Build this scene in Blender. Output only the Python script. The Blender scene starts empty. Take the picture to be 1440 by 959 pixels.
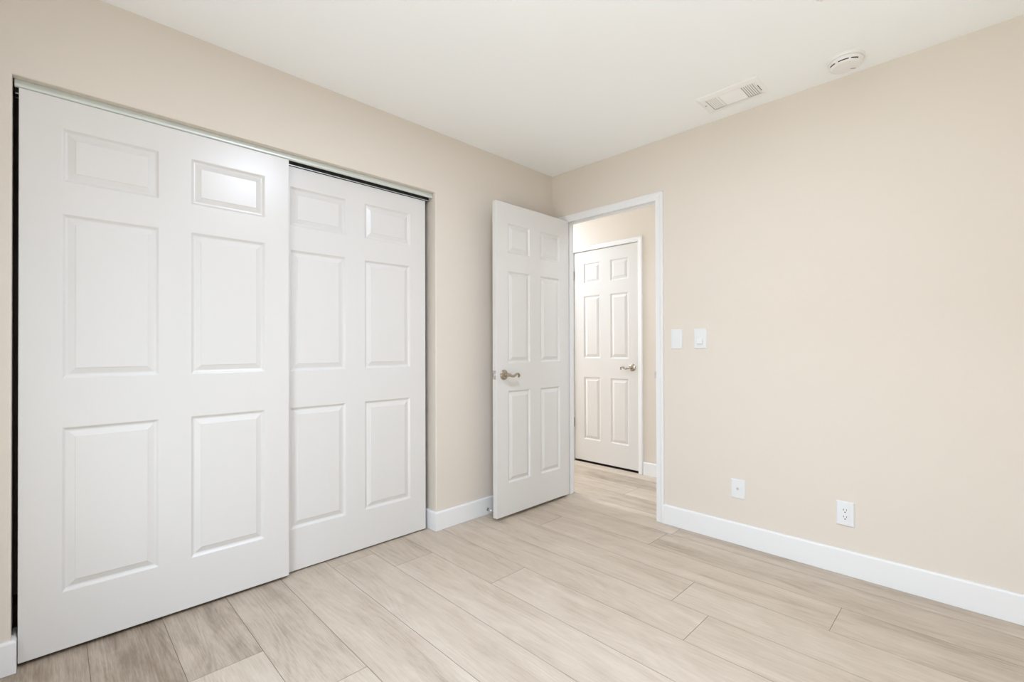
import bpy, bmesh, math, random
from mathutils import Vector, Matrix

sc = bpy.context.scene
C = sc.collection

# ------------------------------------------------------------------ camera
cam_data = bpy.data.cameras.new('camera')
cam = bpy.data.objects.new('camera', cam_data)
C.objects.link(cam)
sc.camera = cam
F_PX = 656.43
cam_data.sensor_fit = 'HORIZONTAL'
cam_data.sensor_width = 36.0
cam_data.lens = F_PX / 1440 * 36.0
cam_data.shift_y = 6.686 / 1440
cam_data.clip_start = 0.05
_yaw, _pitch, _roll = 2.36308372, 0.00501520, -0.00303600
_f = Vector((math.cos(_pitch) * math.cos(_yaw), math.cos(_pitch) * math.sin(_yaw), math.sin(_pitch)))
_r = Vector((math.sin(_yaw), -math.cos(_yaw), 0))
_u = _r.cross(_f)
_r2 = math.cos(_roll) * _r + math.sin(_roll) * _u
_u2 = -math.sin(_roll) * _r + math.cos(_roll) * _u
cam.matrix_world = Matrix(((_r2.x, _u2.x, -_f.x, 2.3559), (_r2.y, _u2.y, -_f.y, -2.76628),
                           (_r2.z, _u2.z, -_f.z, 1.11145), (0, 0, 0, 1)))

# ------------------------------------------------------------------ colour management and sky
sc.view_settings.view_transform = 'Standard'
sc.view_settings.look = 'None'
sc.view_settings.gamma = 1.0
sc.view_settings.use_curve_mapping = False
sc.view_settings.exposure = 0.02
sc.cycles.use_denoising = True
sc.cycles.max_bounces = 14
sc.cycles.diffuse_bounces = 10
sc.cycles.sample_clamp_indirect = 10.0

world = bpy.data.worlds.new('sky')
sc.world = world
world.use_nodes = True
world.node_tree.nodes['Background'].inputs[0].default_value = (0.80, 0.90, 1.0, 1)
world.node_tree.nodes['Background'].inputs[1].default_value = 0.5

# room: closet wall is x = 0, door wall is y = 0, height 2.44
XMAX, YMIN, H = 3.05, -3.40, 2.44
LAMP = (1.46, -1.72)
LAMP_POWER = 125.0           # emission of the ceiling lamp's diffuser
HALL_LAMP = (-0.95, 0.50)
HALL_FILL = (1.60, 0.50)  # added lamp, unseen, only brightens the hallway
HALL_POWER = 92.0
HALL_FILL_POWER = 85.0
SKY_POWER = 162.0           # daylight through the windows behind the camera
WINDOW_FILL_POWER = 40.0       # fill light behind window_3, an unseen window added to brighten the hall
GROUND_POWER = 68.0
GROUND2_POWER = 40.0
SKY_COLOR = (0.64, 0.80, 1.0)
GROUND_COLOR = (1.0, 0.97, 0.88)
YARD_COLOR = (0.92, 1.0, 0.96)
WIN = (1.05, 2.90, 0.06, 2.08)       # window_1 (full height) in the wall y = YMIN: x0, x1, z0, z1
WIN2 = (-2.75, -1.35, 0.90, 2.12)    # window_2 in the wall x = XMAX: y0, y1, z0, z1


def area_light(name, loc, direction, sx, sy, power, color):
    l = bpy.data.lights.new(name, 'AREA')
    l.shape = 'RECTANGLE'
    l.size, l.size_y = sx, sy
    l.energy = power
    l.color = color
    o = bpy.data.objects.new(name, l)
    C.objects.link(o)
    o.location = loc
    o.rotation_euler = Vector(direction).to_track_quat('-Z', 'Y').to_euler()
    return o


WX, WY = (WIN[0] + WIN[1]) / 2, (WIN2[0] + WIN2[1]) / 2
area_light('sky_window', (WX, YMIN - 0.90, 2.55), (0, 1, -1.0), 2.4, 0.8, SKY_POWER, SKY_COLOR)
area_light('ground_window', (WX, YMIN - 0.75, 0.30), (0, 1, 0.45), 2.4, 1.0, GROUND_POWER, GROUND_COLOR)  # added uplight standing in for ground bounce, brightens the ceiling
area_light('ground_side_window', (XMAX + 0.55, WY, 0.40), (-1, 0, 1.4), 1.8, 0.7, GROUND2_POWER, YARD_COLOR)  # second added uplight, aimed through window_2 at the ceiling

area_light('hall_window_fill', (-1.95, 0.51, 1.10), (1, 0, 0), 0.8, 2.0, WINDOW_FILL_POWER, (1.0, 0.96, 0.90))  # added soft fill for the hall, set behind the added window


# ------------------------------------------------------------------ materials
def srgb(r, g, b):
    def f(c):
        c /= 255.0
        return c / 12.92 if c <= 0.04045 else ((c + 0.055) / 1.055) ** 2.4
    return (f(r), f(g), f(b), 1)


def new_mat(name, color, rough=0.5, metal=0.0, spec=0.5):
    m = bpy.data.materials.new(name)
    m.use_nodes = True
    b = m.node_tree.nodes['Principled BSDF']
    b.inputs['Base Color'].default_value = color
    b.inputs['Roughness'].default_value = rough
    b.inputs['Metallic'].default_value = metal
    b.inputs['Specular IOR Level'].default_value = spec
    return m, m.node_tree, b


def add_bump(nt, b, scale, strength, dist, mapping=(1, 1, 1), detail=3):
    tc = nt.nodes.new('ShaderNodeTexCoord')
    mp = nt.nodes.new('ShaderNodeMapping')
    mp.inputs['Scale'].default_value = mapping
    n = nt.nodes.new('ShaderNodeTexNoise')
    n.inputs['Scale'].default_value = scale
    n.inputs['Detail'].default_value = detail
    bp = nt.nodes.new('ShaderNodeBump')
    bp.inputs['Strength'].default_value = strength
    bp.inputs['Distance'].default_value = dist
    nt.links.new(tc.outputs['Object'], mp.inputs['Vector'])
    nt.links.new(mp.outputs['Vector'], n.inputs['Vector'])
    nt.links.new(n.outputs['Fac'], bp.inputs['Height'])
    nt.links.new(bp.outputs['Normal'], b.inputs['Normal'])
    return n


def mottled(nt, b, n, c1, c2):
    mx = nt.nodes.new('ShaderNodeMix')
    mx.data_type = 'RGBA'
    mx.inputs[6].default_value = c1
    mx.inputs[7].default_value = c2
    nt.links.new(n.outputs['Fac'], mx.inputs[0])
    nt.links.new(mx.outputs[2], b.inputs['Base Color'])


M = {}
WALL = (0.700, 0.645, 0.575, 1)
m, nt, b = new_mat('beige_wall_paint', WALL, 0.75, spec=0.25)
n = add_bump(nt, b, 95, 0.20, 0.0012)
mottled(nt, b, n, (0.695, 0.640, 0.570, 1), (0.705, 0.650, 0.580, 1))
M['wall'] = m
m, nt, b = new_mat('white_ceiling_paint', (0.89, 0.91, 0.92, 1), 0.85, spec=0.2)
add_bump(nt, b, 80, 0.18, 0.0012)
M['ceiling'] = m
m, nt, b = new_mat('white_door_paint', (0.685, 0.678, 0.660, 1), 0.30, spec=0.45)
add_bump(nt, b, 7, 0.10, 0.0008, (14, 14, 1), 5)
M['door'] = m
m, nt, b = new_mat('white_trim_paint', (0.780, 0.79, 0.795, 1), 0.50, spec=0.45)
add_bump(nt, b, 30, 0.03, 0.001)
M['trim'] = m
m, nt, b = new_mat('white_plastic', (0.735, 0.755, 0.765, 1), 0.35)
add_bump(nt, b, 200, 0.01, 0.0005)
M['plastic'] = m
m, nt, b = new_mat('white_enamel', (0.86, 0.865, 0.86, 1), 0.5)
add_bump(nt, b, 200, 0.01, 0.0005)
M['enamel'] = m
m, nt, b = new_mat('ivory_detector_plastic', (0.80, 0.79, 0.77, 1), 0.45)
add_bump(nt, b, 200, 0.01, 0.0005)
M['ivory'] = m
m, nt, b = new_mat('dark_slot', (0.02, 0.018, 0.015, 1), 0.7)
add_bump(nt, b, 100, 0.05, 0.0005)
M['dark'] = m
m, nt, b = new_mat('grey_mark', (0.33, 0.31, 0.29, 1), 0.6)
add_bump(nt, b, 100, 0.02, 0.0005)
M['grey'] = m
m, nt, b = new_mat('duct_metal', (0.20, 0.195, 0.19, 1), 0.7)
add_bump(nt, b, 100, 0.02, 0.0005)
M['duct'] = m
m, nt, b = new_mat('shaded_track', (0.05, 0.052, 0.05, 1), 0.5, 0.4)  # track metal darkened to hold the shade inside the track
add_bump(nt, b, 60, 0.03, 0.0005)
M['track_shade'] = m
m, nt, b = new_mat('dark_gap_shade', (0.035, 0.028, 0.022, 1), 0.6)
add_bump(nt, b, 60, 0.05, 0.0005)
M['gap_shade'] = m
m, nt, b = new_mat('brushed_pewter', (0.47, 0.42, 0.34, 1), 0.27, 1.0)
n = add_bump(nt, b, 60, 0.05, 0.0004)
mottled(nt, b, n, (0.40, 0.35, 0.28, 1), (0.55, 0.50, 0.42, 1))
M['pewter'] = m
m, nt, b = new_mat('bright_nickel', (0.66, 0.66, 0.66, 1), 0.25, 1.0)
add_bump(nt, b, 120, 0.03, 0.0003)
M['nickel'] = m
m, nt, b = new_mat('galvanised_track', (0.66, 0.69, 0.65, 1), 0.38, 0.35)
n = add_bump(nt, b, 9, 0.05, 0.0005, (1, 3, 30))
mottled(nt, b, n, (0.62, 0.66, 0.62, 1), (0.70, 0.73, 0.69, 1))
M['track'] = m
m, nt, b = new_mat('warm_diffuser', (0.9, 0.88, 0.84, 1), 0.4)
b.inputs['Emission Color'].default_value = (0.745, 0.82, 1.0, 1)
b.inputs['Emission Strength'].default_value = LAMP_POWER
M['lamp'] = m
m, nt, b = new_mat('warm_hall_diffuser', (0.9, 0.88, 0.84, 1), 0.4)
b.inputs['Emission Color'].default_value = (0.67, 0.80, 1.0, 1)
b.inputs['Emission Strength'].default_value = HALL_POWER
M['hall_lamp'] = m
m, nt, b = new_mat('hall_fill_diffuser', (0.9, 0.88, 0.84, 1), 0.4)
b.inputs['Emission Color'].default_value = (0.77, 0.86, 1.0, 1)
b.inputs['Emission Strength'].default_value = HALL_FILL_POWER
M['hall_fill'] = m
# thin window glass
m = bpy.data.materials.new('window_glass')
m.use_nodes = True
nt = m.node_tree
nt.nodes.clear()
out = nt.nodes.new('ShaderNodeOutputMaterial')
mix = nt.nodes.new('ShaderNodeMixShader')
tr = nt.nodes.new('ShaderNodeBsdfTransparent')
gl = nt.nodes.new('ShaderNodeBsdfGlossy')
gl.inputs['Roughness'].default_value = 0.02
mix.inputs[0].default_value = 0.07
nt.links.new(tr.outputs[0], mix.inputs[1])
nt.links.new(gl.outputs[0], mix.inputs[2])
nt.links.new(mix.outputs[0], out.inputs['Surface'])
M['glass'] = m

# plank floor: grain runs along x, every plank shifted by its own number
m, nt, b = new_mat('oak_plank', (0.4, 0.33, 0.27, 1), 0.40, spec=0.5)
N, Lk = nt.nodes, nt.links
at = N.new('ShaderNodeAttribute')
at.attribute_name = 'plank'
sep = N.new('ShaderNodeSeparateColor')
Lk.new(at.outputs['Color'], sep.inputs['Color'])
tc = N.new('ShaderNodeTexCoord')
off = N.new('ShaderNodeVectorMath')
off.operation = 'SCALE'
off.inputs['Scale'].default_value = 37.0
Lk.new(at.outputs['Color'], off.inputs[0])
addv = N.new('ShaderNodeVectorMath')
Lk.new(tc.outputs['Object'], addv.inputs[0])
Lk.new(off.outputs[0], addv.inputs[1])


def noise(sx, sy, detail, dist, rough=0.55):
    mp = N.new('ShaderNodeMapping')
    mp.inputs['Scale'].default_value = (sx, sy, 1)
    Lk.new(addv.outputs[0], mp.inputs['Vector'])
    q = N.new('ShaderNodeTexNoise')
    q.inputs['Scale'].default_value = 1.0
    q.inputs['Detail'].default_value = detail
    q.inputs['Roughness'].default_value = rough
    q.inputs['Distortion'].default_value = dist
    Lk.new(mp.outputs[0], q.inputs['Vector'])
    return q


def math_node(op, a, b_):
    q = N.new('ShaderNodeMath')
    q.operation = op
    for i, v in enumerate((a, b_)):
        if isinstance(v, (int, float)):
            q.inputs[i].default_value = v
        else:
            Lk.new(v, q.inputs[i])
    return q.outputs[0]


n_band = noise(0.9, 13.0, 5, 0.35, 0.6)
n_blot = noise(3.0, 8.0, 6, 0.8, 0.62)
n_fib = noise(7.0, 190.0, 5, 0.15, 0.7)
n_tick = noise(26.0, 420.0, 2, 0.0, 0.5)
# growth rings: contour lines of a stretched noise field, closed loops where a knot sits
n_ring = noise(0.9, 6.0, 2, 0.3, 0.3)
ring = math_node('FRACT', math_node('MULTIPLY', n_ring.outputs['Fac'], 19.0), 0.0)
ring = math_node('ABSOLUTE', math_node('SUBTRACT', ring, 0.5), 0.0)
tick = math_node('SUBTRACT', math_node('MULTIPLY', n_tick.outputs['Fac'], 1.0), 0.5)
t = math_node('MULTIPLY', n_band.outputs['Fac'], 0.42)
t = math_node('ADD', t, math_node('MULTIPLY', n_blot.outputs['Fac'], 0.40))
t = math_node('ADD', t, math_node('MULTIPLY', n_fib.outputs['Fac'], 0.34))
t = math_node('ADD', t, math_node('MULTIPLY', ring, 0.12))
t = math_node('ADD', t, math_node('MULTIPLY', tick, 0.16))
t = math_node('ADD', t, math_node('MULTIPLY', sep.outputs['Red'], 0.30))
rmp = N.new('ShaderNodeValToRGB')
rmp.color_ramp.elements[0].position = 0.46
rmp.color_ramp.elements[0].color = (0.235, 0.178, 0.126, 1)
rmp.color_ramp.elements[1].position = 0.96
rmp.color_ramp.elements[1].color = (0.62, 0.54, 0.45, 1)
e = rmp.color_ramp.elements.new(0.72)
e.color = (0.485, 0.408, 0.322, 1)
Lk.new(t, rmp.inputs['Fac'])
Lk.new(rmp.outputs['Color'], b.inputs['Base Color'])
rg = N.new('ShaderNodeMapRange')
rg.inputs['To Min'].default_value = 0.36
rg.inputs['To Max'].default_value = 0.50
Lk.new(n_fib.outputs['Fac'], rg.inputs['Value'])
Lk.new(rg.outputs[0], b.inputs['Roughness'])
bp = N.new('ShaderNodeBump')
bp.inputs['Strength'].default_value = 0.10
bp.inputs['Distance'].default_value = 0.001
Lk.new(n_fib.outputs['Fac'], bp.inputs['Height'])
Lk.new(bp.outputs['Normal'], b.inputs['Normal'])
M['floor'] = m
m, nt, b = new_mat('plank_bevel', (0.22, 0.175, 0.135, 1), 0.6)
add_bump(nt, b, 60, 0.05, 0.0005)
M['seam'] = m


# ------------------------------------------------------------------ helpers
def put(name, bm, mat, parent=None, loc=(0, 0, 0), rot=(0, 0, 0), smooth=None):
    """One mesh object. smooth = angle in degrees below which edges are shaded smooth."""
    me = bpy.data.meshes.new(name)
    bm.normal_update()
    if smooth is not None:
        for f in bm.faces:
            f.smooth = True
        lim = math.radians(smooth)
        for ed in bm.edges:
            if len(ed.link_faces) == 2 and ed.calc_face_angle(0) > lim:
                ed.smooth = False
    bm.to_mesh(me)
    bm.free()
    me.materials.append(mat)
    o = bpy.data.objects.new(name, me)
    C.objects.link(o)
    o.location = loc
    o.rotation_euler = rot
    if parent is not None:
        o.parent = parent
    return o


def tag(o, label, cat=None, kind=None, group=None):
    o['label'] = label
    if cat:
        o['category'] = cat
    if kind:
        o['kind'] = kind
    if group:
        o['group'] = group
    return o


def empty(name, loc, rot=(0, 0, 0)):
    o = bpy.data.objects.new(name, None)
    o.empty_display_size = 0.05
    C.objects.link(o)
    o.location = loc
    o.rotation_euler = rot
    return o


def box(bm, x0, x1, y0, y1, z0, z1, bev=0.0, seg=2):
    r = bmesh.ops.create_cube(bm, size=1.0)
    vs = r['verts']
    for v in vs:
        v.co = Vector((x0 + (v.co.x + .5) * (x1 - x0), y0 + (v.co.y + .5) * (y1 - y0), z0 + (v.co.z + .5) * (z1 - z0)))
    if bev > 0:
        es = list({e_ for v in vs for e_ in v.link_edges})
        bmesh.ops.bevel(bm, geom=es, offset=bev, segments=seg, profile=0.5, affect='EDGES')
    return bm


def bx(*a, **k):
    return box(bmesh.new(), *a, **k)


def prism(bm, poly, axis, a0, a1):
    """Extrude a closed 2-D polygon along an axis (0 x, 1 y, 2 z); poly gives the other two axes in order."""
    def P(p, a):
        q = list(p)
        q.insert(axis, a)
        return Vector(q)
    va = [bm.verts.new(P(p, a0)) for p in poly]
    vb = [bm.verts.new(P(p, a1)) for p in poly]
    k = len(poly)
    fs = [bm.faces.new(va), bm.faces.new(vb[::-1])]
    for i in range(k):
        fs.append(bm.faces.new((va[i], vb[i], vb[(i + 1) % k], va[(i + 1) % k])))
    bmesh.ops.recalc_face_normals(bm, faces=fs)
    return bm


def lathe(bm, prof, seg=40, mat=None):
    """prof: (radius, height) list around z; first and last closed by a fan when radius > 0."""
    rings = []
    for r, z in prof:
        if r < 1e-6:
            rings.append([bm.verts.new((0, 0, z))])
        else:
            rings.append([bm.verts.new((r * math.cos(2 * math.pi * i / seg), r * math.sin(2 * math.pi * i / seg), z)) for i in range(seg)])
    for a, c in zip(rings, rings[1:]):
        for i in range(seg):
            j = (i + 1) % seg
            if len(a) == 1 and len(c) == 1:
                continue
            if len(a) == 1:
                bm.faces.new((a[0], c[i], c[j]))
            elif len(c) == 1:
                bm.faces.new((a[i], a[j], c[0]))
            else:
                bm.faces.new((a[i], a[j], c[j], c[i]))
    if len(rings[0]) > 1:
        bm.faces.new(rings[0][::-1])
    if len(rings[-1]) > 1:
        bm.faces.new(rings[-1])
    bmesh.ops.recalc_face_normals(bm, faces=bm.faces[:])
    if mat is not None:
        bmesh.ops.transform(bm, matrix=mat, verts=bm.verts[:])
    return bm


def tube(bm, pts, radii, seg=14, flat=1.0):
    pts = [Vector(p) for p in pts]
    rings = []
    up = Vector((0, 0, 1))
    for i, p in enumerate(pts):
        d = (pts[min(i + 1, len(pts) - 1)] - pts[max(i - 1, 0)]).normalized()
        if i == 0:
            ref = Vector((1, 0, 0)) if abs(d.x) < 0.9 else up
        s = d.cross(ref).normalized()
        q = s.cross(d).normalized()
        ref = q
        r = radii[i] if isinstance(radii, (list, tuple)) else radii
        rings.append([bm.verts.new(p + s * (r * math.cos(2 * math.pi * k / seg)) + q * (r * flat * math.sin(2 * math.pi * k / seg))) for k in range(seg)])
    for a, c in zip(rings, rings[1:]):
        for k in range(seg):
            bm.faces.new((a[k], a[(k + 1) % seg], c[(k + 1) % seg], c[k]))
    bm.faces.new(rings[0][::-1])
    bm.faces.new(rings[-1])
    bmesh.ops.recalc_face_normals(bm, faces=bm.faces[:])
    return bm


def spline(pts, n=8):
    pts = [Vector(p) for p in pts]
    P = [pts[0] * 2 - pts[1]] + pts + [pts[-1] * 2 - pts[-2]]
    out_ = []
    for i in range(1, len(P) - 2):
        for k in range(n):
            s = k / n
            a, b_, c, d = P[i - 1], P[i], P[i + 1], P[i + 2]
            out_.append(0.5 * ((2 * b_) + (c - a) * s + (2 * a - 5 * b_ + 4 * c - d) * s * s + (3 * b_ - a - 3 * c + d) * s ** 3))
    out_.append(pts[-1])
    return out_


ST = 'structure'

# ------------------------------------------------------------------ floor
rng = random.Random(11)
PW, PL = 0.2305, 1.53
joint = {0: 0.75, 1: 1.20, 2: 0.484, 3: 0.832, 4: 1.352, 5: 0.022, 6: 0.235, 7: 0.711, 8: 1.544, 9: 1.382, 10: 0.390, 11: 1.014}
# rows are counted from the joint line y = -2.9015; row 2 lies between -2.4405 and -2.21
bm = bmesh.new()
col = bm.loops.layers.float_color.new('plank')
X0, X1, Y0, Y1 = -1.70, XMAX + 0.10, YMIN - 0.10, 1.12
GAP, DEP = 0.0009, 0.0014


def plank(x0, x1, y0, y1, rgb):
    o_ = [bm.verts.new(p) for p in ((x0, y0, -DEP), (x1, y0, -DEP), (x1, y1, -DEP), (x0, y1, -DEP))]
    i_ = [bm.verts.new(p) for p in ((x0 + GAP, y0 + GAP, 0), (x1 - GAP, y0 + GAP, 0), (x1 - GAP, y1 - GAP, 0), (x0 + GAP, y1 - GAP, 0))]
    fs = [bm.faces.new(i_)]
    for k in range(4):
        f = bm.faces.new((o_[k], o_[(k + 1) % 4], i_[(k + 1) % 4], i_[k]))
        f.material_index = 1
        fs.append(f)
    for f in fs:
        for l in f.loops:
            l[col] = (*rgb, 1)


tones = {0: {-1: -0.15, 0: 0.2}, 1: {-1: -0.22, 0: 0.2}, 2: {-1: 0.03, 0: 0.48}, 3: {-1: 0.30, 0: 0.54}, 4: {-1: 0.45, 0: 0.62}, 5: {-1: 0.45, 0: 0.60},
         6: {-1: 0.30, 0: 0.62}, 7: {-1: 0.52, 0: 0.65}, 8: {-1: 0.60, 0: 0.55}, 9: {-1: 0.55, 0: 0.72}, 10: {-1: 0.45, 0: 0.50, 1: 0.42}, 11: {-1: 0.5, 0: 0.40}}  # wood tones vary; left rows also darkened for the dimmer light there
row = -3
while True:
    y0 = -2.9015 + PW * row
    y1 = y0 + PW
    if y0 > Y1:
        break
    j0 = joint.get(row, rng.uniform(0, PL))
    k = int(math.floor((X0 - j0) / PL))
    while j0 + k * PL < X1:
        xa, xb = max(X0, j0 + k * PL), min(X1, j0 + (k + 1) * PL)
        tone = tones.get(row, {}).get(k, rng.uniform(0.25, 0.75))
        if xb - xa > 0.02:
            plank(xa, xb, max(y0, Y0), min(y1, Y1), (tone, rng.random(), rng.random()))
        k += 1
    row += 1
for p in [((X0, Y0, -DEP), (X1, Y0, -DEP), (X1, Y1, -DEP), (X0, Y1, -DEP)), ((X0, Y0, -0.05), (X1, Y0, -0.05), (X1, Y1, -0.05), (X0, Y1, -0.05))]:
    bm.faces.new([bm.verts.new(q) for q in p])
fl = put('floor', bm, M['floor'])
fl.data.materials.append(M['seam'])
tag(fl, 'light greige oak plank floor running from the closet to the far wall', 'floor', ST)

# ------------------------------------------------------------------ walls and ceiling
ceil = put('ceiling', bx(-1.70, XMAX + 0.1, YMIN - 0.1, 1.12, H, H + 0.06), M['ceiling'])
tag(ceil, 'flat white painted ceiling over the bedroom', 'ceiling', ST)

OY0, OY1, OZ = -2.865, -1.096, 2.065        # closet opening
bm = bmesh.new()
prism(bm, [(YMIN - 0.1, 0), (OY0, 0), (OY0, OZ), (OY1, OZ), (OY1, 0), (0.0, 0), (0.0, H), (YMIN - 0.1, H)], 0, -0.12, 0)
es = [e_ for e_ in bm.edges if all(abs(v.co.x) < 1e-6 for v in e_.verts) and
      all(OY0 - 1e-4 <= v.co.y <= OY1 + 1e-4 and v.co.z <= OZ + 1e-4 for v in e_.verts)]
bmesh.ops.bevel(bm, geom=es, offset=0.005, segments=3, profile=0.5, affect='EDGES')
o = put('wall_left', bm, M['wall'])
tag(o, 'beige painted wall around the wide closet opening', 'wall', ST)

DX0, DX1, DZ = 0.127, 0.868, 2.066          # clear bedroom doorway between its jambs
JT = 0.019
bm = bmesh.new()
prism(bm, [(-1.70, 0), (DX0 - JT, 0), (DX0 - JT, DZ + JT), (DX1 + JT, DZ + JT), (DX1 + JT, 0), (XMAX + 0.1, 0), (XMAX + 0.1, H), (-1.70, H)], 1, 0.0, 0.10)
o = put('wall_right', bm, M['wall'])
tag(o, 'beige painted wall with the open doorway, switch plates and outlets', 'wall', ST)

bm = bmesh.new()
x0, x1, z0, z1 = WIN
for a in [(-0.12, x0, 0, H), (x1, XMAX + 0.1, 0, H), (x0, x1, 0, z0), (x0, x1, z1, H)]:
    box(bm, a[0], a[1], YMIN - 0.1, YMIN, a[2], a[3])
o = put('wall_near', bm, M['wall'])
tag(o, 'beige window wall behind the camera', 'wall', ST)
bm = bmesh.new()
y0, y1, z0, z1 = WIN2
for a in [(YMIN, y0, 0, H), (y1, 0.0, 0, H), (y0, y1, 0, z0), (y0, y1, z1, H)]:
    box(bm, XMAX, XMAX + 0.1, a[0], a[1], a[2], a[3])
o = put('wall_opposite', bm, M['wall'])
tag(o, 'beige wall facing the closet, out of the photo', 'wall', ST)

# closet interior
bm = bmesh.new()
box(bm, -0.80, -0.75, YMIN - 0.1, 0.0, 0, H)
box(bm, -0.75, -0.12, YMIN - 0.1, YMIN, 0, H)
o = put('wall_closet', bm, M['wall'])
tag(o, 'unlit closet interior behind the sliding doors', 'wall', ST)

# hallway
HY = 0.925
HD0, HD1, HDZ = -0.508, 0.203, 2.049        # hall door leaf
bm = bmesh.new()
prism(bm, [(-1.70, 0), (HD0 - 0.022, 0), (HD0 - 0.022, HDZ + 0.022), (HD1 + 0.022, HDZ + 0.022), (HD1 + 0.022, 0), (XMAX + 0.1, 0), (XMAX + 0.1, H), (-1.70, H)], 1, HY, HY + 0.10)
o = put('wall_hall', bm, M['wall'])
tag(o, 'pale hallway wall seen through the doorway', 'wall', ST)
bm = bmesh.new()
box(bm, -1.70, -1.60, 0.10, 0.17, 0, H)
box(bm, -1.70, -1.60, 0.855, HY, 0, H)
box(bm, -1.70, -1.60, 0.17, 0.855, 0, 0.06)
box(bm, -1.70, -1.60, 0.17, 0.855, 2.08, H)
box(bm, 2.60, 2.70, 0.10, HY, 0, H)
box(bm, HD0 - 0.1, HD1 + 0.1, HY + 0.10, HY + 0.13, 0, H)
o = put('wall_hall_end', bm, M['wall'])
tag(o, 'hallway end walls out of sight', 'wall', ST)


# ------------------------------------------------------------------ windows behind the camera
def make_window(num, along_x, a0, a1, z0, z1, w0, out_sign, label):
    """w0: room-side plane of the wall; the opening is 0.1 deep in out_sign direction."""
    def B(bm_, a, b_, c, d, n0, n1, bev=0.003):
        lo, hi = sorted((w0 + out_sign * n0, w0 + out_sign * n1))
        if along_x:
            box(bm_, a, b_, lo, hi, c, d, bev)
        else:
            box(bm_, lo, hi, a, b_, c, d, bev)
    f = bmesh.new()
    fw = 0.045
    B(f, a0, a1, z0, z0 + fw, 0.04, 0.09)
    B(f, a0, a1, z1 - fw, z1, 0.04, 0.09)
    B(f, a0, a0 + fw, z0 + fw, z1 - fw, 0.04, 0.09)
    B(f, a1 - fw, a1, z0 + fw, z1 - fw, 0.04, 0.09)
    mid = (a0 + a1) / 2
    B(f, mid - 0.03, mid + 0.03, z0 + fw, z1 - fw, 0.045, 0.085)
    w = put('window_%d' % num, f, M['plastic'])
    tag(w, label, 'window', ST)
    for p0, p1 in ((a0 + fw, mid - 0.03), (mid + 0.03, a1 - fw)):
        g = bmesh.new()
        B(g, p0, p1, z0 + fw, z1 - fw, 0.062, 0.066, 0)
        put('pane', g, M['glass'], w)
    s = bmesh.new()
    B(s, a0 - 0.04, a1 + 0.04, z0 - 0.02, z0, -0.03, 0.04)
    put('sill', s, M['trim'], w)


make_window(1, True, WIN[0], WIN[1], WIN[2], WIN[3], YMIN, -1, 'white two-pane full-height window behind the camera')
make_window(2, False, WIN2[0], WIN2[1], WIN2[2], WIN2[3], XMAX, 1, 'white two-pane window in the wall facing the closet')

make_window(3, False, 0.17, 0.855, 0.06, 2.08, -1.60, -1, 'white full-height window added unseen at the left end of the hallway for fill light')


# ------------------------------------------------------------------ baseboards
def baseboard(bm, path, h, t, side):
    """path: list of (x, y) along the wall face; board grows by t to the given side (+1 left of travel)."""
    prof = [(0, 0.001), (t, 0.001), (t, h - 0.008), (t - 0.002, h - 0.003), (t - 0.005, h), (0, h)]
    P = [Vector((x, y)) for x, y in path]
    nrm = []
    for i in range(len(P)):
        ds = []
        if i > 0:
            ds.append((P[i] - P[i - 1]).normalized())
        if i < len(P) - 1:
            ds.append((P[i + 1] - P[i]).normalized())
        ns = [Vector((-d.y, d.x)) * side for d in ds]
        if len(ns) == 2:
            b_ = (ns[0] + ns[1])
            b_ = b_ / (b_.length ** 2) * 2
        else:
            b_ = ns[0]
        nrm.append(b_)
    rings = [[bm.verts.new((p.x + q.x * d, p.y + q.y * d, z)) for d, z in prof] for p, q in zip(P, nrm)]
    k = len(prof)
    for a, c in zip(rings, rings[1:]):
        for i in range(k):
            bm.faces.new((a[i], a[(i + 1) % k], c[(i + 1) % k], c[i]))
    bm.faces.new(rings[0][::-1])
    bm.faces.new(rings[-1])
    bmesh.ops.recalc_face_normals(bm, faces=bm.faces[:])
    return bm


BT = 0.0135
o = put('baseboard_left', baseboard(bmesh.new(), [(0, YMIN + 0.014), (0, OY0), (-0.10, OY0)], 0.113, BT, -1), M['trim'])
tag(o, 'short white baseboard left of the closet, wrapping into the opening', 'baseboard', ST)
o = put('baseboard_center', baseboard(bmesh.new(), [(-0.10, OY1), (0, OY1), (0, -0.002)], 0.113, BT, -1), M['trim'])
tag(o, 'white baseboard between the closet and the open bedroom door', 'baseboard', ST)
o = put('baseboard_right', baseboard(bmesh.new(), [(0.924, 0), (XMAX, 0)], 0.1215, 0.014, -1), M['trim'])
tag(o, 'long white baseboard under the outlets on the right wall', 'baseboard', ST)
o = put('baseboard_hall', baseboard(bmesh.new(), [(HD1 + 0.050, HY), (2.60, HY)], 0.113, 0.014, -1), M['trim'])
tag(o, 'white hallway baseboard right of the hall door', 'baseboard', ST)
o = put('baseboard_near', baseboard(bmesh.new(), [(0.0, YMIN), (XMAX, YMIN)], 0.1215, 0.014, 1), M['trim'])
tag(o, 'white baseboard behind the camera', 'baseboard', ST)
o = put('baseboard_opposite', baseboard(bmesh.new(), [(XMAX, YMIN + 0.014), (XMAX, -0.014)], 0.1215, 0.014, 1), M['trim'])
tag(o, 'white baseboard on the wall facing the closet', 'baseboard', ST)


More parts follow.
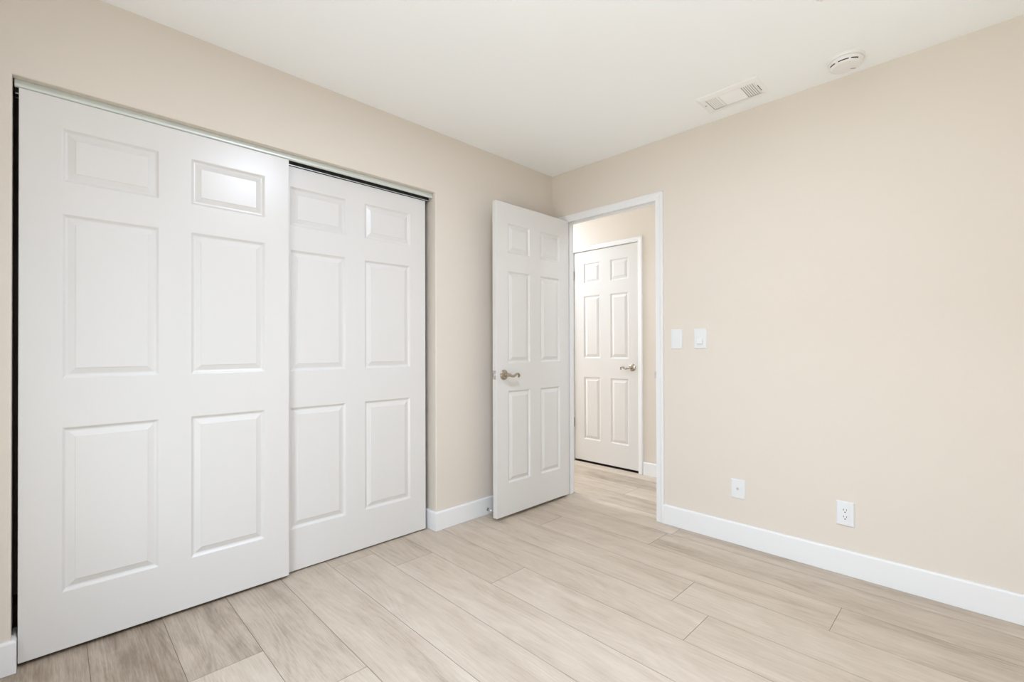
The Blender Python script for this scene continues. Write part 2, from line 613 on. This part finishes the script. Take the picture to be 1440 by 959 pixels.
# ------------------------------------------------------------------ door trims
def casing(bm, x0, x1, ztop, w, ywall, sgn, t_in=0.009, t_out=0.015):
    """Three-sided flat casing around an opening x0..x1 up to ztop, mitred; grows from ywall by sgn."""
    prof = [(0, 0), (0, t_in - 0.002), (0.003, t_in), (w * 0.55, t_in + 0.002), (w * 0.72, t_out), (w - 0.004, t_out), (w, t_out - 0.004), (w, 0)]
    def ring(kind):
        vs = []
        for d, n_ in prof:
            y = ywall + sgn * n_
            vs.append(bm.verts.new({'a': (x0 - d, y, 0.001), 'b': (x0 - d, y, ztop + d), 'c': (x1 + d, y, ztop + d), 'd': (x1 + d, y, 0.001)}[kind]))
        return vs
    R_ = [ring(k_) for k_ in 'abcd']
    k = len(prof)
    for a, c in zip(R_, R_[1:]):
        for i in range(k):
            bm.faces.new((a[i], a[(i + 1) % k], c[(i + 1) % k], c[i]))
    bm.faces.new(R_[0][::-1])
    bm.faces.new(R_[-1])
    bmesh.ops.recalc_face_normals(bm, faces=bm.faces[:])
    return bm


bm = casing(bmesh.new(), DX0 - 0.005, DX1 + 0.005, DZ - 0.010, 0.051, 0.0, -1)
casing(bm, DX0 - 0.005, DX1 + 0.005, DZ + 0.005, 0.051, 0.10, 1)
t1 = put('trim_1', bm, M['trim'])
tag(t1, 'white casing around the open bedroom doorway', 'door trim', ST)
bm = bmesh.new()
box(bm, DX0 - JT, DX0, 0.0, 0.10, 0.001, DZ + JT)
box(bm, DX1, DX1 + JT, 0.0, 0.10, 0.001, DZ + JT)
box(bm, DX0, DX1, 0.0, 0.10, DZ, DZ + JT)
put('jamb', bm, M['trim'], t1)
bm = bmesh.new()
box(bm, DX0, DX0 + 0.011, 0.040, 0.075, 0.001, DZ, 0.002)
box(bm, DX1 - 0.011, DX1, 0.040, 0.075, 0.001, DZ, 0.002)
box(bm, DX0 + 0.011, DX1 - 0.011, 0.040, 0.075, DZ - 0.011, DZ, 0.002)
put('door_stop_strip', bm, M['trim'], t1)
bm = bmesh.new()
box(bm, DX1 - 0.0018, DX1 + 0.001, -0.002, 0.034, 0.908, 0.965, 0.0006)
box(bm, DX1 - 0.0018, DX1 + 0.006, -0.013, -0.002, 0.915, 0.958, 0.0006)
o = put('strike_plate', bm, M['nickel'], t1)
o['label'] = 'small metal strike plate'

bm = casing(bmesh.new(), HD0 - 0.006, HD1 + 0.003, HDZ + 0.004, 0.040, HY, -1, 0.012, 0.017)
t2 = put('trim_2', bm, M['trim'])
tag(t2, 'narrow white casing around the closed hallway door', 'door trim', ST)
bm = bmesh.new()
box(bm, HD0 - 0.022, HD0 - 0.003, HY, HY + 0.10, 0.001, HDZ + 0.022)
box(bm, HD1 + 0.003, HD1 + 0.022, HY, HY + 0.10, 0.001, HDZ + 0.022)
box(bm, HD0 - 0.003, HD1 + 0.003, HY, HY + 0.10, HDZ + 0.004, HDZ + 0.022)
put('jamb', bm, M['trim'], t2)
bm = bmesh.new()
box(bm, HD0 - 0.003, HD0 + 0.009, HY + 0.045, HY + 0.075, 0.001, HDZ + 0.003)
box(bm, HD1 - 0.009, HD1 + 0.003, HY + 0.045, HY + 0.075, 0.001, HDZ + 0.003)
put('door_stop_strip', bm, M['trim'], t2)
put('gap_shade', bx(HD0 - 0.003, HD1 + 0.003, HY + 0.006, HY + 0.10, 0.0003, 0.003), M['gap_shade'], t2)  # dark strip standing in for the shade in the gap under the door

# ------------------------------------------------------------------ six-panel doors
PANEL = [(0, 0), (0.002, -0.0008), (0.005, -0.0035), (0.009, -0.0072), (0.012, -0.0085), (0.0155, -0.0088), (0.018, -0.0080),
         (0.026, -0.0052), (0.034, -0.0024), (0.0352, -0.0020), (0.0368, -0.0006), (0.038, -0.0003)]
ZS = [(0.208, 0.811), (0.992, 1.596), (1.715, 1.911)]   # panel rows, above the leaf's foot


def make_door(name, width, height, thick, cols, place, loc):
    """Leaf with six raised panels on both faces. place(u, n, z): u along the leaf, n out of its front."""
    us = [0.0] + [c for ab in cols for c in ab] + [width]
    zs = [0.0] + [z for ab in ZS for z in ab] + [height]
    bm_ = bmesh.new()
    grid = {}
    for s, nn in ((0, 0.0), (1, -thick)):
        for i, u in enumerate(us):
            for j, z in enumerate(zs):
                grid[s, i, j] = bm_.verts.new(place(u, nn, z))
    for s in (0, 1):
        for i in range(len(us) - 1):
            for j in range(len(zs) - 1):
                if i % 2 == 1 and j % 2 == 1:
                    continue
                bm_.faces.new((grid[s, i, j], grid[s, i + 1, j], grid[s, i + 1, j + 1], grid[s, i, j + 1]))
    rim = [(i, 0) for i in range(len(us))] + [(len(us) - 1, j) for j in range(1, len(zs))] + \
          [(i, len(zs) - 1) for i in range(len(us) - 2, -1, -1)] + [(0, j) for j in range(len(zs) - 2, 0, -1)]
    for a, c in zip(rim, rim[1:] + rim[:1]):
        bm_.faces.new((grid[0, a[0], a[1]], grid[0, c[0], c[1]], grid[1, c[0], c[1]], grid[1, a[0], a[1]]))
    bmesh.ops.recalc_face_normals(bm_, faces=bm_.faces[:])
    bm_.normal_update()
    es_ = [e_ for e_ in bm_.edges if len(e_.link_faces) == 2 and e_.calc_face_angle(0) > 1.2]
    bmesh.ops.bevel(bm_, geom=es_, offset=0.0018, segments=2, profile=0.5, affect='EDGES')
    d = put(name, bm_, M['door'], loc=loc)
    for u0, u1 in cols:
        for z0_, z1_ in ZS:
            pb = bmesh.new()
            for face in (0, 1):
                prev = None
                for ins, dep in PANEL:
                    nn = dep if face == 0 else -thick - dep
                    ring = [pb.verts.new(place(u, nn, z)) for u, z in ((u0 + ins, z0_ + ins), (u1 - ins, z0_ + ins), (u1 - ins, z1_ - ins), (u0 + ins, z1_ - ins))]
                    if prev:
                        for k in range(4):
                            pb.faces.new((prev[k], prev[(k + 1) % 4], ring[(k + 1) % 4], ring[k]))
                    prev = ring
                pb.faces.new(prev)
            bmesh.ops.recalc_face_normals(pb, faces=pb.faces[:])
            put('panel', pb, M['door'], d)
    return d


def facing_x(u, n, z):      # front looks to +x, u runs to +y
    return (n, u, z)


def facing_back(u, n, z):   # front looks to -y, u runs to +x
    return (u, -n, z)


CW = 0.905
CCOL = [(0.110, 0.397), (0.506, 0.797)]
d1 = make_door('door_1', CW, 2.018, 0.033, CCOL, facing_x, (-0.020, -2.8495, 0.014))
tag(d1, 'nearer left white six-panel sliding closet door, overlapping the other', 'door', ST)
d2 = make_door('door_2', CW, 2.010, 0.033, CCOL, facing_x, (-0.060, -2.036, 0.008))
tag(d2, 'right white six-panel sliding closet door, partly behind the left one', 'door', ST)
BW = 0.733
BCOL = [(0.103, 0.316), (0.421, 0.633)]
d3 = make_door('door_3', BW, 2.040, 0.036, BCOL, facing_x, (0.165, -0.745, 0.021))
tag(d3, 'white six-panel bedroom door standing open beside the closet', 'door', ST)
HW = HD1 - HD0
HCOL = [(0.115, 0.306), (0.418, 0.609)]
d4 = make_door('door_4', HW, 2.029, 0.035, HCOL, facing_back, (HD0, HY + 0.004, 0.020))
tag(d4, 'closed white six-panel hallway door seen through the doorway', 'door', ST)


# hardware: lever handle built with its axis along +z and its lever along +x, then turned into place
def lever_handle(parent, mat4):
    bm_ = lathe(bmesh.new(), [(0.0335, 0.0), (0.0335, 0.003), (0.0325, 0.0055), (0.030, 0.0075), (0.0265, 0.0085), (0.0245, 0.0105),
                              (0.019, 0.0125), (0.0125, 0.0140), (0.0115, 0.020), (0.0115, 0.036), (0, 0.036)], 40, mat4)
    h = put('lever_handle', bm_, M['pewter'], parent, smooth=35)
    h['label'] = 'pewter scroll lever handle'
    path = spline([(-0.006, 0.0, 0.046), (0.004, -0.001, 0.050), (0.018, -0.005, 0.050), (0.034, -0.009, 0.050), (0.050, -0.006, 0.050),
                   (0.064, 0.002, 0.050), (0.079, 0.005, 0.050), (0.090, 0.000, 0.050), (0.093, -0.009, 0.050), (0.087, -0.014, 0.050), (0.083, -0.009, 0.050)], 6)
    k = len(path)
    radii = []
    for i in range(k):
        s = i / (k - 1)
        radii.append(0.0105 - 0.0043 * min(1, s / 0.75) if s < 0.8 else 0.0062)
    lv = bmesh.new()
    tube(lv, path, radii, 14, 1.15)
    lathe_part = lathe(bmesh.new(), [(0.0, 0.033), (0.011, 0.033), (0.0125, 0.037), (0.0125, 0.054), (0.0105, 0.0575), (0, 0.0585)], 28)
    tmp = bpy.data.meshes.new('tmp')
    lathe_part.to_mesh(tmp)
    lathe_part.free()
    lv.from_mesh(tmp)
    bpy.data.meshes.remove(tmp)
    bmesh.ops.transform(lv, matrix=mat4, verts=lv.verts[:])
    put('lever', lv, M['pewter'], h, smooth=40)
    return h


def basis(ex, ey, ez, loc):
    m_ = Matrix.Identity(4)
    for i in range(3):
        m_[i][0], m_[i][1], m_[i][2], m_[i][3] = ex[i], ey[i], ez[i], loc[i]
    return m_


# open door: axis +x, lever towards the hinges (+y); local to the leaf
hz = 0.942 - 0.024
lever_handle(d3, basis((0, 1, 0), (0, 0, 1), (1, 0, 0), (0.0, 0.064, hz)))
lever_handle(d3, basis((0, 1, 0), (0, 0, 1), (-1, 0, 0), (-0.036, 0.064, hz)))
bm = bmesh.new()
box(bm, -0.030, -0.006, -0.0016, 0.002, hz - 0.029, hz + 0.029, 0.0008)
box(bm, -0.025, -0.012, -0.012, 0.0, hz - 0.011, hz + 0.011, 0.003)
for zz in (-0.021, 0.021):
    lathe_m = Matrix.Translation((-0.018, -0.0014, hz + zz)) @ Matrix.Rotation(math.pi / 2, 4, 'X')
    tmpb = lathe(bmesh.new(), [(0.0045, 0), (0.0040, 0.0006), (0, 0.0008)], 14, lathe_m)
    me = bpy.data.meshes.new('tmp')
    tmpb.to_mesh(me)
    tmpb.free()
    bm.from_mesh(me)
    bpy.data.meshes.remove(me)
o = put('latch_plate', bm, M['nickel'], d3)
o['label'] = 'bright metal latch plate on the door edge'


def hinge(parent, loc, zc):
    bm_ = bmesh.new()
    x, y = loc
    for k in range(3):
        a = zc - 0.044 + k * 0.0293
        lathe(bm_, [(0.0062, a + 0.0008), (0.0066, a + 0.0015), (0.0066, a + 0.0280), (0.0062, a + 0.0287)], 16)
    lathe(bm_, [(0.0, zc + 0.048), (0.004, zc + 0.047), (0.0055, zc + 0.0440)], 16)
    for v in bm_.verts:
        v.co.x += x
        v.co.y += y
    o_ = put('hinge', bm_, M['pewter'], parent, smooth=35)
    o_['label'] = 'pewter hinge'
    return o_


for zc in (0.25, 1.02, 1.80):
    hinge(d3, (-0.0425, BW + 0.0055), zc)
for zc in (0.358, 1.805):
    hinge(d4, (-0.0035, -0.0085), zc)
# hall door lever: axis -y, lever towards -x (the hinges)
lever_handle(d4, basis((-1, 0, 0), (0, 0, 1), (0, -1, 0), (0.140 - HD0, 0.0, 0.930 - 0.016)))
bm = bmesh.new()
box(bm, HW - 0.0003, HW + 0.0016, -0.0008, 0.026, 0.886, 0.944, 0.0004)
o = put('latch_plate', bm, M['pewter'], d4)
o['label'] = 'dark metal latch plate'

# ------------------------------------------------------------------ closet track
ty0, ty1 = OY0 + 0.005, OY1 - 0.004
tr = empty('sliding_door_track', (-0.07, (ty0 + ty1) / 2, OZ))
tag(tr, 'grey metal sliding door track along the top of the closet opening', 'track')
L2 = (ty1 - ty0) / 2
bm = prism(bmesh.new(), [(0.038, 0.0), (0.040, -0.004), (0.0405, -0.010), (0.043, -0.015), (0.044, -0.022), (0.042, -0.028), (0.038, -0.0305),
                         (0.036, -0.0305), (0.038, -0.026), (0.040, -0.020), (0.038, -0.010), (0.036, -0.003), (0.034, 0.0)], 1, -L2, L2)
put('fascia', bm, M['track'], tr, smooth=50)
bm = bmesh.new()
box(bm, -0.040, 0.034, -L2, L2, -0.003, 0.0)
put('top_plate', bm, M['track_shade'], tr)
for x, zb in ((0.002, -0.041), (-0.040, -0.041)):
    bm = prism(bmesh.new(), [(x, -0.003), (x + 0.0015, -0.003), (x + 0.0015, zb), (x + 0.008, zb), (x + 0.008, zb - 0.0018), (x, zb - 0.0018)], 1, -L2, L2)
    put('rail', bm, M['track_shade'], tr)
    put('rail_lip', bx(x + 0.0068, x + 0.0082, -L2, L2, zb - 0.0018, zb + 0.0025), M['track'], tr)
bm = bmesh.new()
box(bm, 0.030, 0.0445, L2 - 0.0005, L2 + 0.0015, -0.031, -0.001)
put('end_cap', bm, M['track'], tr)


# ------------------------------------------------------------------ wall plates (front looks to -y)
def wall_plate(name, x0, x1, z0, z1, t=0.006):
    """Empty at the plate's foot on the wall; local x centred, -y out of the wall."""
    e_ = empty(name, ((x0 + x1) / 2, 0.0, z0))
    w, h = x1 - x0, z1 - z0
    bm_ = bmesh.new()
    a, c = w / 2, w / 2 - 0.0045
    o_ = [(-a, 0, 0), (a, 0, 0), (a, 0, h), (-a, 0, h)]
    m_ = [(-a, -t * 0.35, 0), (a, -t * 0.35, 0), (a, -t * 0.35, h), (-a, -t * 0.35, h)]
    i_ = [(-c, -t, 0.0045), (c, -t, 0.0045), (c, -t, h - 0.0045), (-c, -t, h - 0.0045)]
    V = [[bm_.verts.new(p) for p in q] for q in (o_, m_, i_)]
    for q, r in zip(V, V[1:]):
        for k in range(4):
            bm_.faces.new((q[k], q[(k + 1) % 4], r[(k + 1) % 4], r[k]))
    bm_.faces.new(V[0][::-1])
    bm_.faces.new(V[2])
    bmesh.ops.recalc_face_normals(bm_, faces=bm_.faces[:])
    put('plate', bm_, M['plastic'], e_)
    return e_, w, h, t


def screw(parent, x, z, y, r=0.0035, mat='plastic'):
    m_ = Matrix.Translation((x, y, z)) @ Matrix.Rotation(math.pi / 2, 4, 'X')
    s_ = lathe(bmesh.new(), [(r, -0.0005), (r, 0.0004), (r * 0.7, 0.0010), (0, 0.0012)], 16, m_)
    return put('screw', s_, M[mat], parent, smooth=40)


p, w, h, t = wall_plate('blank_plate', 0.974, 1.046, 1.103, 1.226)
tag(p, 'blank white wall plate nearest the doorway', 'wall plate')
for zz in (0.022, h - 0.022):
    screw(p, 0, zz, -t, 0.003)

p, w, h, t = wall_plate('light_switch', 1.121, 1.196, 1.103, 1.226, 0.007)
tag(p, 'white rocker light switch to the right of the blank plate', 'light switch')
bm = bmesh.new()
for a in [(-0.0175, 0.0175, h / 2 + 0.0330, h / 2 + 0.0345), (-0.0175, 0.0175, h / 2 - 0.0345, h / 2 - 0.0330),
          (-0.0175, -0.0160, h / 2 - 0.0330, h / 2 + 0.0330), (0.0160, 0.0175, h / 2 - 0.0330, h / 2 + 0.0330)]:
    box(bm, a[0], a[1], -t - 0.0016, -t + 0.001, a[2], a[3])
put('bezel', bm, M['plastic'], p)
bm = prism(bmesh.new(), [(-t + 0.001, h / 2 + 0.032), (-t - 0.0015, h / 2 + 0.032), (-t - 0.0022, h / 2 + 0.004), (-t - 0.0100, h / 2 - 0.0275), (-t - 0.0080, h / 2 - 0.0315), (-t + 0.001, h / 2 - 0.032)], 0, -0.0155, 0.0155)
put('rocker', bm, M['plastic'], p)

p, w, h, t = wall_plate('cable_plate', 1.331, 1.407, 0.257, 0.366, 0.005)
tag(p, 'white cable wall plate with one centre port, low beside the doorway', 'wall plate')
m_ = Matrix.Translation((0, -t, h * 0.52)) @ Matrix.Rotation(math.pi / 2, 4, 'X')
bm = lathe(bmesh.new(), [(0.0060, -0.0005), (0.0060, 0.002), (0.0047, 0.0025), (0.0047, 0.0075), (0.0030, 0.0075), (0.0030, 0.004), (0, 0.004)], 18, m_)
o = put('cable_port', bm, M['nickel'], p, smooth=40)
for zz in (0.014, h - 0.014):
    screw(p, 0, zz, -t, 0.003)

p, w, h, t = wall_plate('power_outlet', 1.833, 1.908, 0.238, 0.357, 0.007)
tag(p, 'white duplex power outlet low on the right wall above the baseboard', 'power outlet')
bm = bmesh.new()
box(bm, -0.0165, 0.0165, -t - 0.0015, -t + 0.001, h / 2 - 0.0333, h / 2 + 0.0333, 0.0008)
rc = put('receptacle', bm, M['plastic'], p)
for sgn in (1, -1):
    zc = h / 2 + sgn * 0.0165
    y = -t - 0.0015
    for x0, hh in ((-0.0074, 0.0042), (0.0052, 0.0036)):
        bm = bmesh.new()
        box(bm, x0, x0 + 0.0023, y - 0.0003, y + 0.001, zc + 0.003 - hh, zc + 0.003 + hh)
        put('slot', bm, M['dark'], rc)
    bm = bmesh.new()
    m_ = Matrix.Translation((0, y - 0.0003, zc - 0.0085)) @ Matrix.Rotation(math.pi / 2, 4, 'X')
    lathe(bm, [(0.0028, -0.0008), (0.0028, 0.0), ], 14, m_)
    put('ground_hole', bm, M['dark'], rc)

# ------------------------------------------------------------------ ceiling register
vx0, vx1, vy0, vy1 = 1.268, 1.580, -0.312, -0.098
vent = empty('air_vent', ((vx0 + vx1) / 2, (vy0 + vy1) / 2, H))
tag(vent, 'white rectangular air vent with louvres on the ceiling', 'air vent')
vw, vh = (vx1 - vx0) / 2, (vy1 - vy0) / 2


def hollow(bm_, outer, inner, z_out, z_in):
    ro = [bm_.verts.new((x, y, z_out)) for x, y in outer]
    ri = [bm_.verts.new((x, y, z_in)) for x, y in inner]
    for k in range(4):
        bm_.faces.new((ro[k], ro[(k + 1) % 4], ri[(k + 1) % 4], ri[k]))
    return ro, ri


def rect(x0_, x1_, y0_, y1_):
    return [(x0_, y0_), (x1_, y0_), (x1_, y1_), (x0_, y1_)]


bm = bmesh.new()
# sloping rim, then a flat field with three openings
holes = [(-0.118, -0.058, -0.064, 0.064), (-0.052, 0.058, -0.064, 0.064), (0.064, 0.128, -0.064, 0.064)]
holes = [(-0.116, -0.058, -0.064, 0.064), (-0.050, 0.056, -0.064, 0.064), (0.064, 0.126, -0.064, 0.064)]
hollow(bm, rect(-vw, vw, -vh, vh), rect(-vw + 0.004, vw - 0.004, -vh + 0.004, vh - 0.004), 0.0, -0.003)
hollow(bm, rect(-vw + 0.004, vw - 0.004, -vh + 0.004, vh - 0.004), rect(-vw + 0.016, vw - 0.016, -vh + 0.030, vh - 0.030), -0.003, -0.0075)
xs = [-vw + 0.016] + [q for hh in holes for q in hh[:2]] + [vw - 0.016]
ys = [-vh + 0.030, -0.064, 0.064, vh - 0.030]
gv = {(i, j): bm.verts.new((x, y, -0.0075)) for i, x in enumerate(xs) for j, y in enumerate(ys)}
for i in range(len(xs) - 1):
    for j in range(3):
        if j == 1 and i in (1, 3, 5):
            continue
        bm.faces.new((gv[i, j], gv[i + 1, j], gv[i + 1, j + 1], gv[i, j + 1]))
bmesh.ops.remove_doubles(bm, verts=bm.verts[:], dist=1e-5)
put('vent_frame', bm, M['enamel'], vent)
bm = bmesh.new()
box(bm, -0.135, 0.135, -0.07, 0.07, -0.0015, -0.0005)
put('duct_opening', bm, M['duct'], vent)


def louvre(x0_, x1_, y0_, y1_, along_y, tilt, hw=0.0046):
    bm_ = bmesh.new()
    if along_y:
        c = (x0_ + x1_) / 2
        dx, dz = hw * math.cos(tilt), hw * math.sin(tilt)
        prism(bm_, [(c - dx, -0.0052 - dz*0.8), (c + dx, -0.0052 + dz*0.8), (c + dx, -0.0044 + dz*0.8), (c - dx, -0.0044 - dz*0.8)], 1, y0_, y1_)
    else:
        c = (y0_ + y1_) / 2
        dy, dz = hw * math.cos(tilt), hw * math.sin(tilt)
        prism(bm_, [(c - dy, -0.0052 - dz*0.8), (c + dy, -0.0052 + dz*0.8), (c + dy, -0.0044 + dz*0.8), (c - dy, -0.0044 - dz*0.8)], 0, x0_, x1_)
    put('louvre', bm_, M['enamel'], vent)


for k in range(6):
    xa = holes[0][0] + 0.003 + k * 0.0096
    louvre(xa, xa + 0.004, -0.064, 0.064, True, 0.25, 0.0037)
    xa = holes[2][0] + 0.003 + k * 0.0102
    louvre(xa, xa + 0.004, -0.064, 0.064, True, 0.20, 0.0035)
for k in range(15):
    ya = -0.062 + k * 0.0084
    louvre(holes[1][0], holes[1][1], ya, ya + 0.004, False, -0.60)
bm = bmesh.new()
box(bm, 0.1315, 0.1345, -0.030, 0.034, -0.0082, -0.0070)
o = put('lever_slot', bm, M['dark'], vent)
bm = lathe(bmesh.new(), [(0.0045, -0.0070), (0.0040, -0.0093), (0, -0.0097)], 16, Matrix.Translation((-0.134, -0.012, 0)))
put('screw', bm, M['grey'], vent, smooth=40)
bm = lathe(bmesh.new(), [(0.0045, -0.0070), (0.0040, -0.0093), (0, -0.0097)], 16, Matrix.Translation((0.134, 0.060, 0)))
put('screw', bm, M['enamel'], vent, smooth=40)

# ------------------------------------------------------------------ smoke detector
det = empty('smoke_detector', (1.912, -0.158, H))
tag(det, 'round white smoke detector on the ceiling above the outlet', 'smoke detector')
bm = lathe(bmesh.new(), [(0.0, 0.0), (0.072, 0.0), (0.072, -0.008), (0.0705, -0.011), (0.066, -0.012), (0.0, -0.012)], 64)
put('base', bm, M['ivory'], det, smooth=35)
bm = lathe(bmesh.new(), [(0.0, -0.012), (0.064, -0.012), (0.066, -0.014), (0.066, -0.022), (0.0645, -0.029), (0.060, -0.035), (0.054, -0.038), (0.050, -0.0385), (0.0, -0.0395)], 64)
cv = put('cover', bm, M['ivory'], det, smooth=35)
aim = math.atan2(-2.766 + 0.158, 2.356 - 1.912)
for a0, a1 in ((-66, -40), (-27, 9), (17, 44)):
    bm = bmesh.new()
    ring = []
    for k in range(9):
        a = aim + math.radians(a0 + (a1 - a0) * k / 8)
        c_, s_ = math.cos(a), math.sin(a)
        ring.append([bm.verts.new((r_ * c_, r_ * s_, z_)) for r_, z_ in ((0.0650, -0.0285), (0.0655, -0.0285), (0.0655, -0.0320), (0.0630, -0.0320))])
    for q, r_ in zip(ring, ring[1:]):
        for k in range(4):
            bm.faces.new((q[k], q[(k + 1) % 4], r_[(k + 1) % 4], r_[k]))
    bm.faces.new(ring[0][::-1])
    bm.faces.new(ring[-1])
    bmesh.ops.recalc_face_normals(bm, faces=bm.faces[:])
    put('vent_slot', bm, M['dark'], cv)
bm = bmesh.new()
box(bm, -0.010, 0.010, -0.0022, 0.0022, -0.0402, -0.0388, 0.0004)
bmesh.ops.transform(bm, matrix=Matrix.Translation((0.022, 0.030, 0)) @ Matrix.Rotation(math.radians(35), 4, 'Z'), verts=bm.verts[:])
put('test_button', bm, M['grey'], cv)


# ------------------------------------------------------------------ ceiling lamps (out of the frame; the right hall one is added fill)
def ceiling_lamp(x, y, r, mat, label):
    e_ = empty('ceiling_lamp', (x, y, H))
    tag(e_, label, 'ceiling lamp')
    b_ = lathe(bmesh.new(), [(0, 0), (r, 0), (r, -0.016), (r - 0.006, -0.020), (r - 0.012, -0.020), (0, -0.020)], 64)
    put('lamp_base', b_, M['plastic'], e_, smooth=35)
    k = r - 0.012
    b_ = lathe(bmesh.new(), [(k, -0.0195), (k * 0.985, -0.0225), (k * 0.93, -0.0250), (k * 0.80, -0.0275), (k * 0.55, -0.0295), (k * 0.28, -0.0305), (0, -0.031)], 64)
    put('diffuser', b_, mat, e_, smooth=60)
    return e_


ceiling_lamp(LAMP[0], LAMP[1], 0.165, M['lamp'], 'round flush ceiling lamp above the middle of the bedroom')
ceiling_lamp(HALL_LAMP[0], HALL_LAMP[1], 0.14, M['hall_lamp'], 'round flush ceiling lamp at the left end of the hallway')
ceiling_lamp(HALL_FILL[0], HALL_FILL[1], 0.14, M['hall_fill'], 'round flush fill lamp added unseen at the right end of the hallway')

# ------------------------------------------------------------------ small things
bm = lathe(bmesh.new(), [(0.0, 0.0), (0.020, 0.0), (0.020, -0.003), (0.016, -0.006), (0.008, -0.008), (0.007, -0.016), (0.0, -0.017)], 28)
o = put('ceiling_fitting', bm, M['ivory'], None, (1.928, -0.690, H), smooth=35)
tag(o, 'small pale round ceiling fitting at the very top edge of the photo', 'ceiling fitting')

ds = empty('door_stopper', (BT, -0.690, 0.035))
tag(ds, 'small door stop on the baseboard behind the open door', 'door stop')
mx = Matrix.Rotation(math.pi / 2, 4, 'Y')
put('flange', lathe(bmesh.new(), [(0.010, 0.0), (0.010, 0.002), (0.006, 0.004), (0.0035, 0.005), (0.0035, 0.030), (0, 0.030)], 20, mx), M['nickel'], ds, smooth=35)
put('bumper_tip', lathe(bmesh.new(), [(0.0055, 0.028), (0.0065, 0.030), (0.0065, 0.041), (0.0050, 0.044), (0, 0.0445)], 20, mx), M['plastic'], ds, smooth=35)
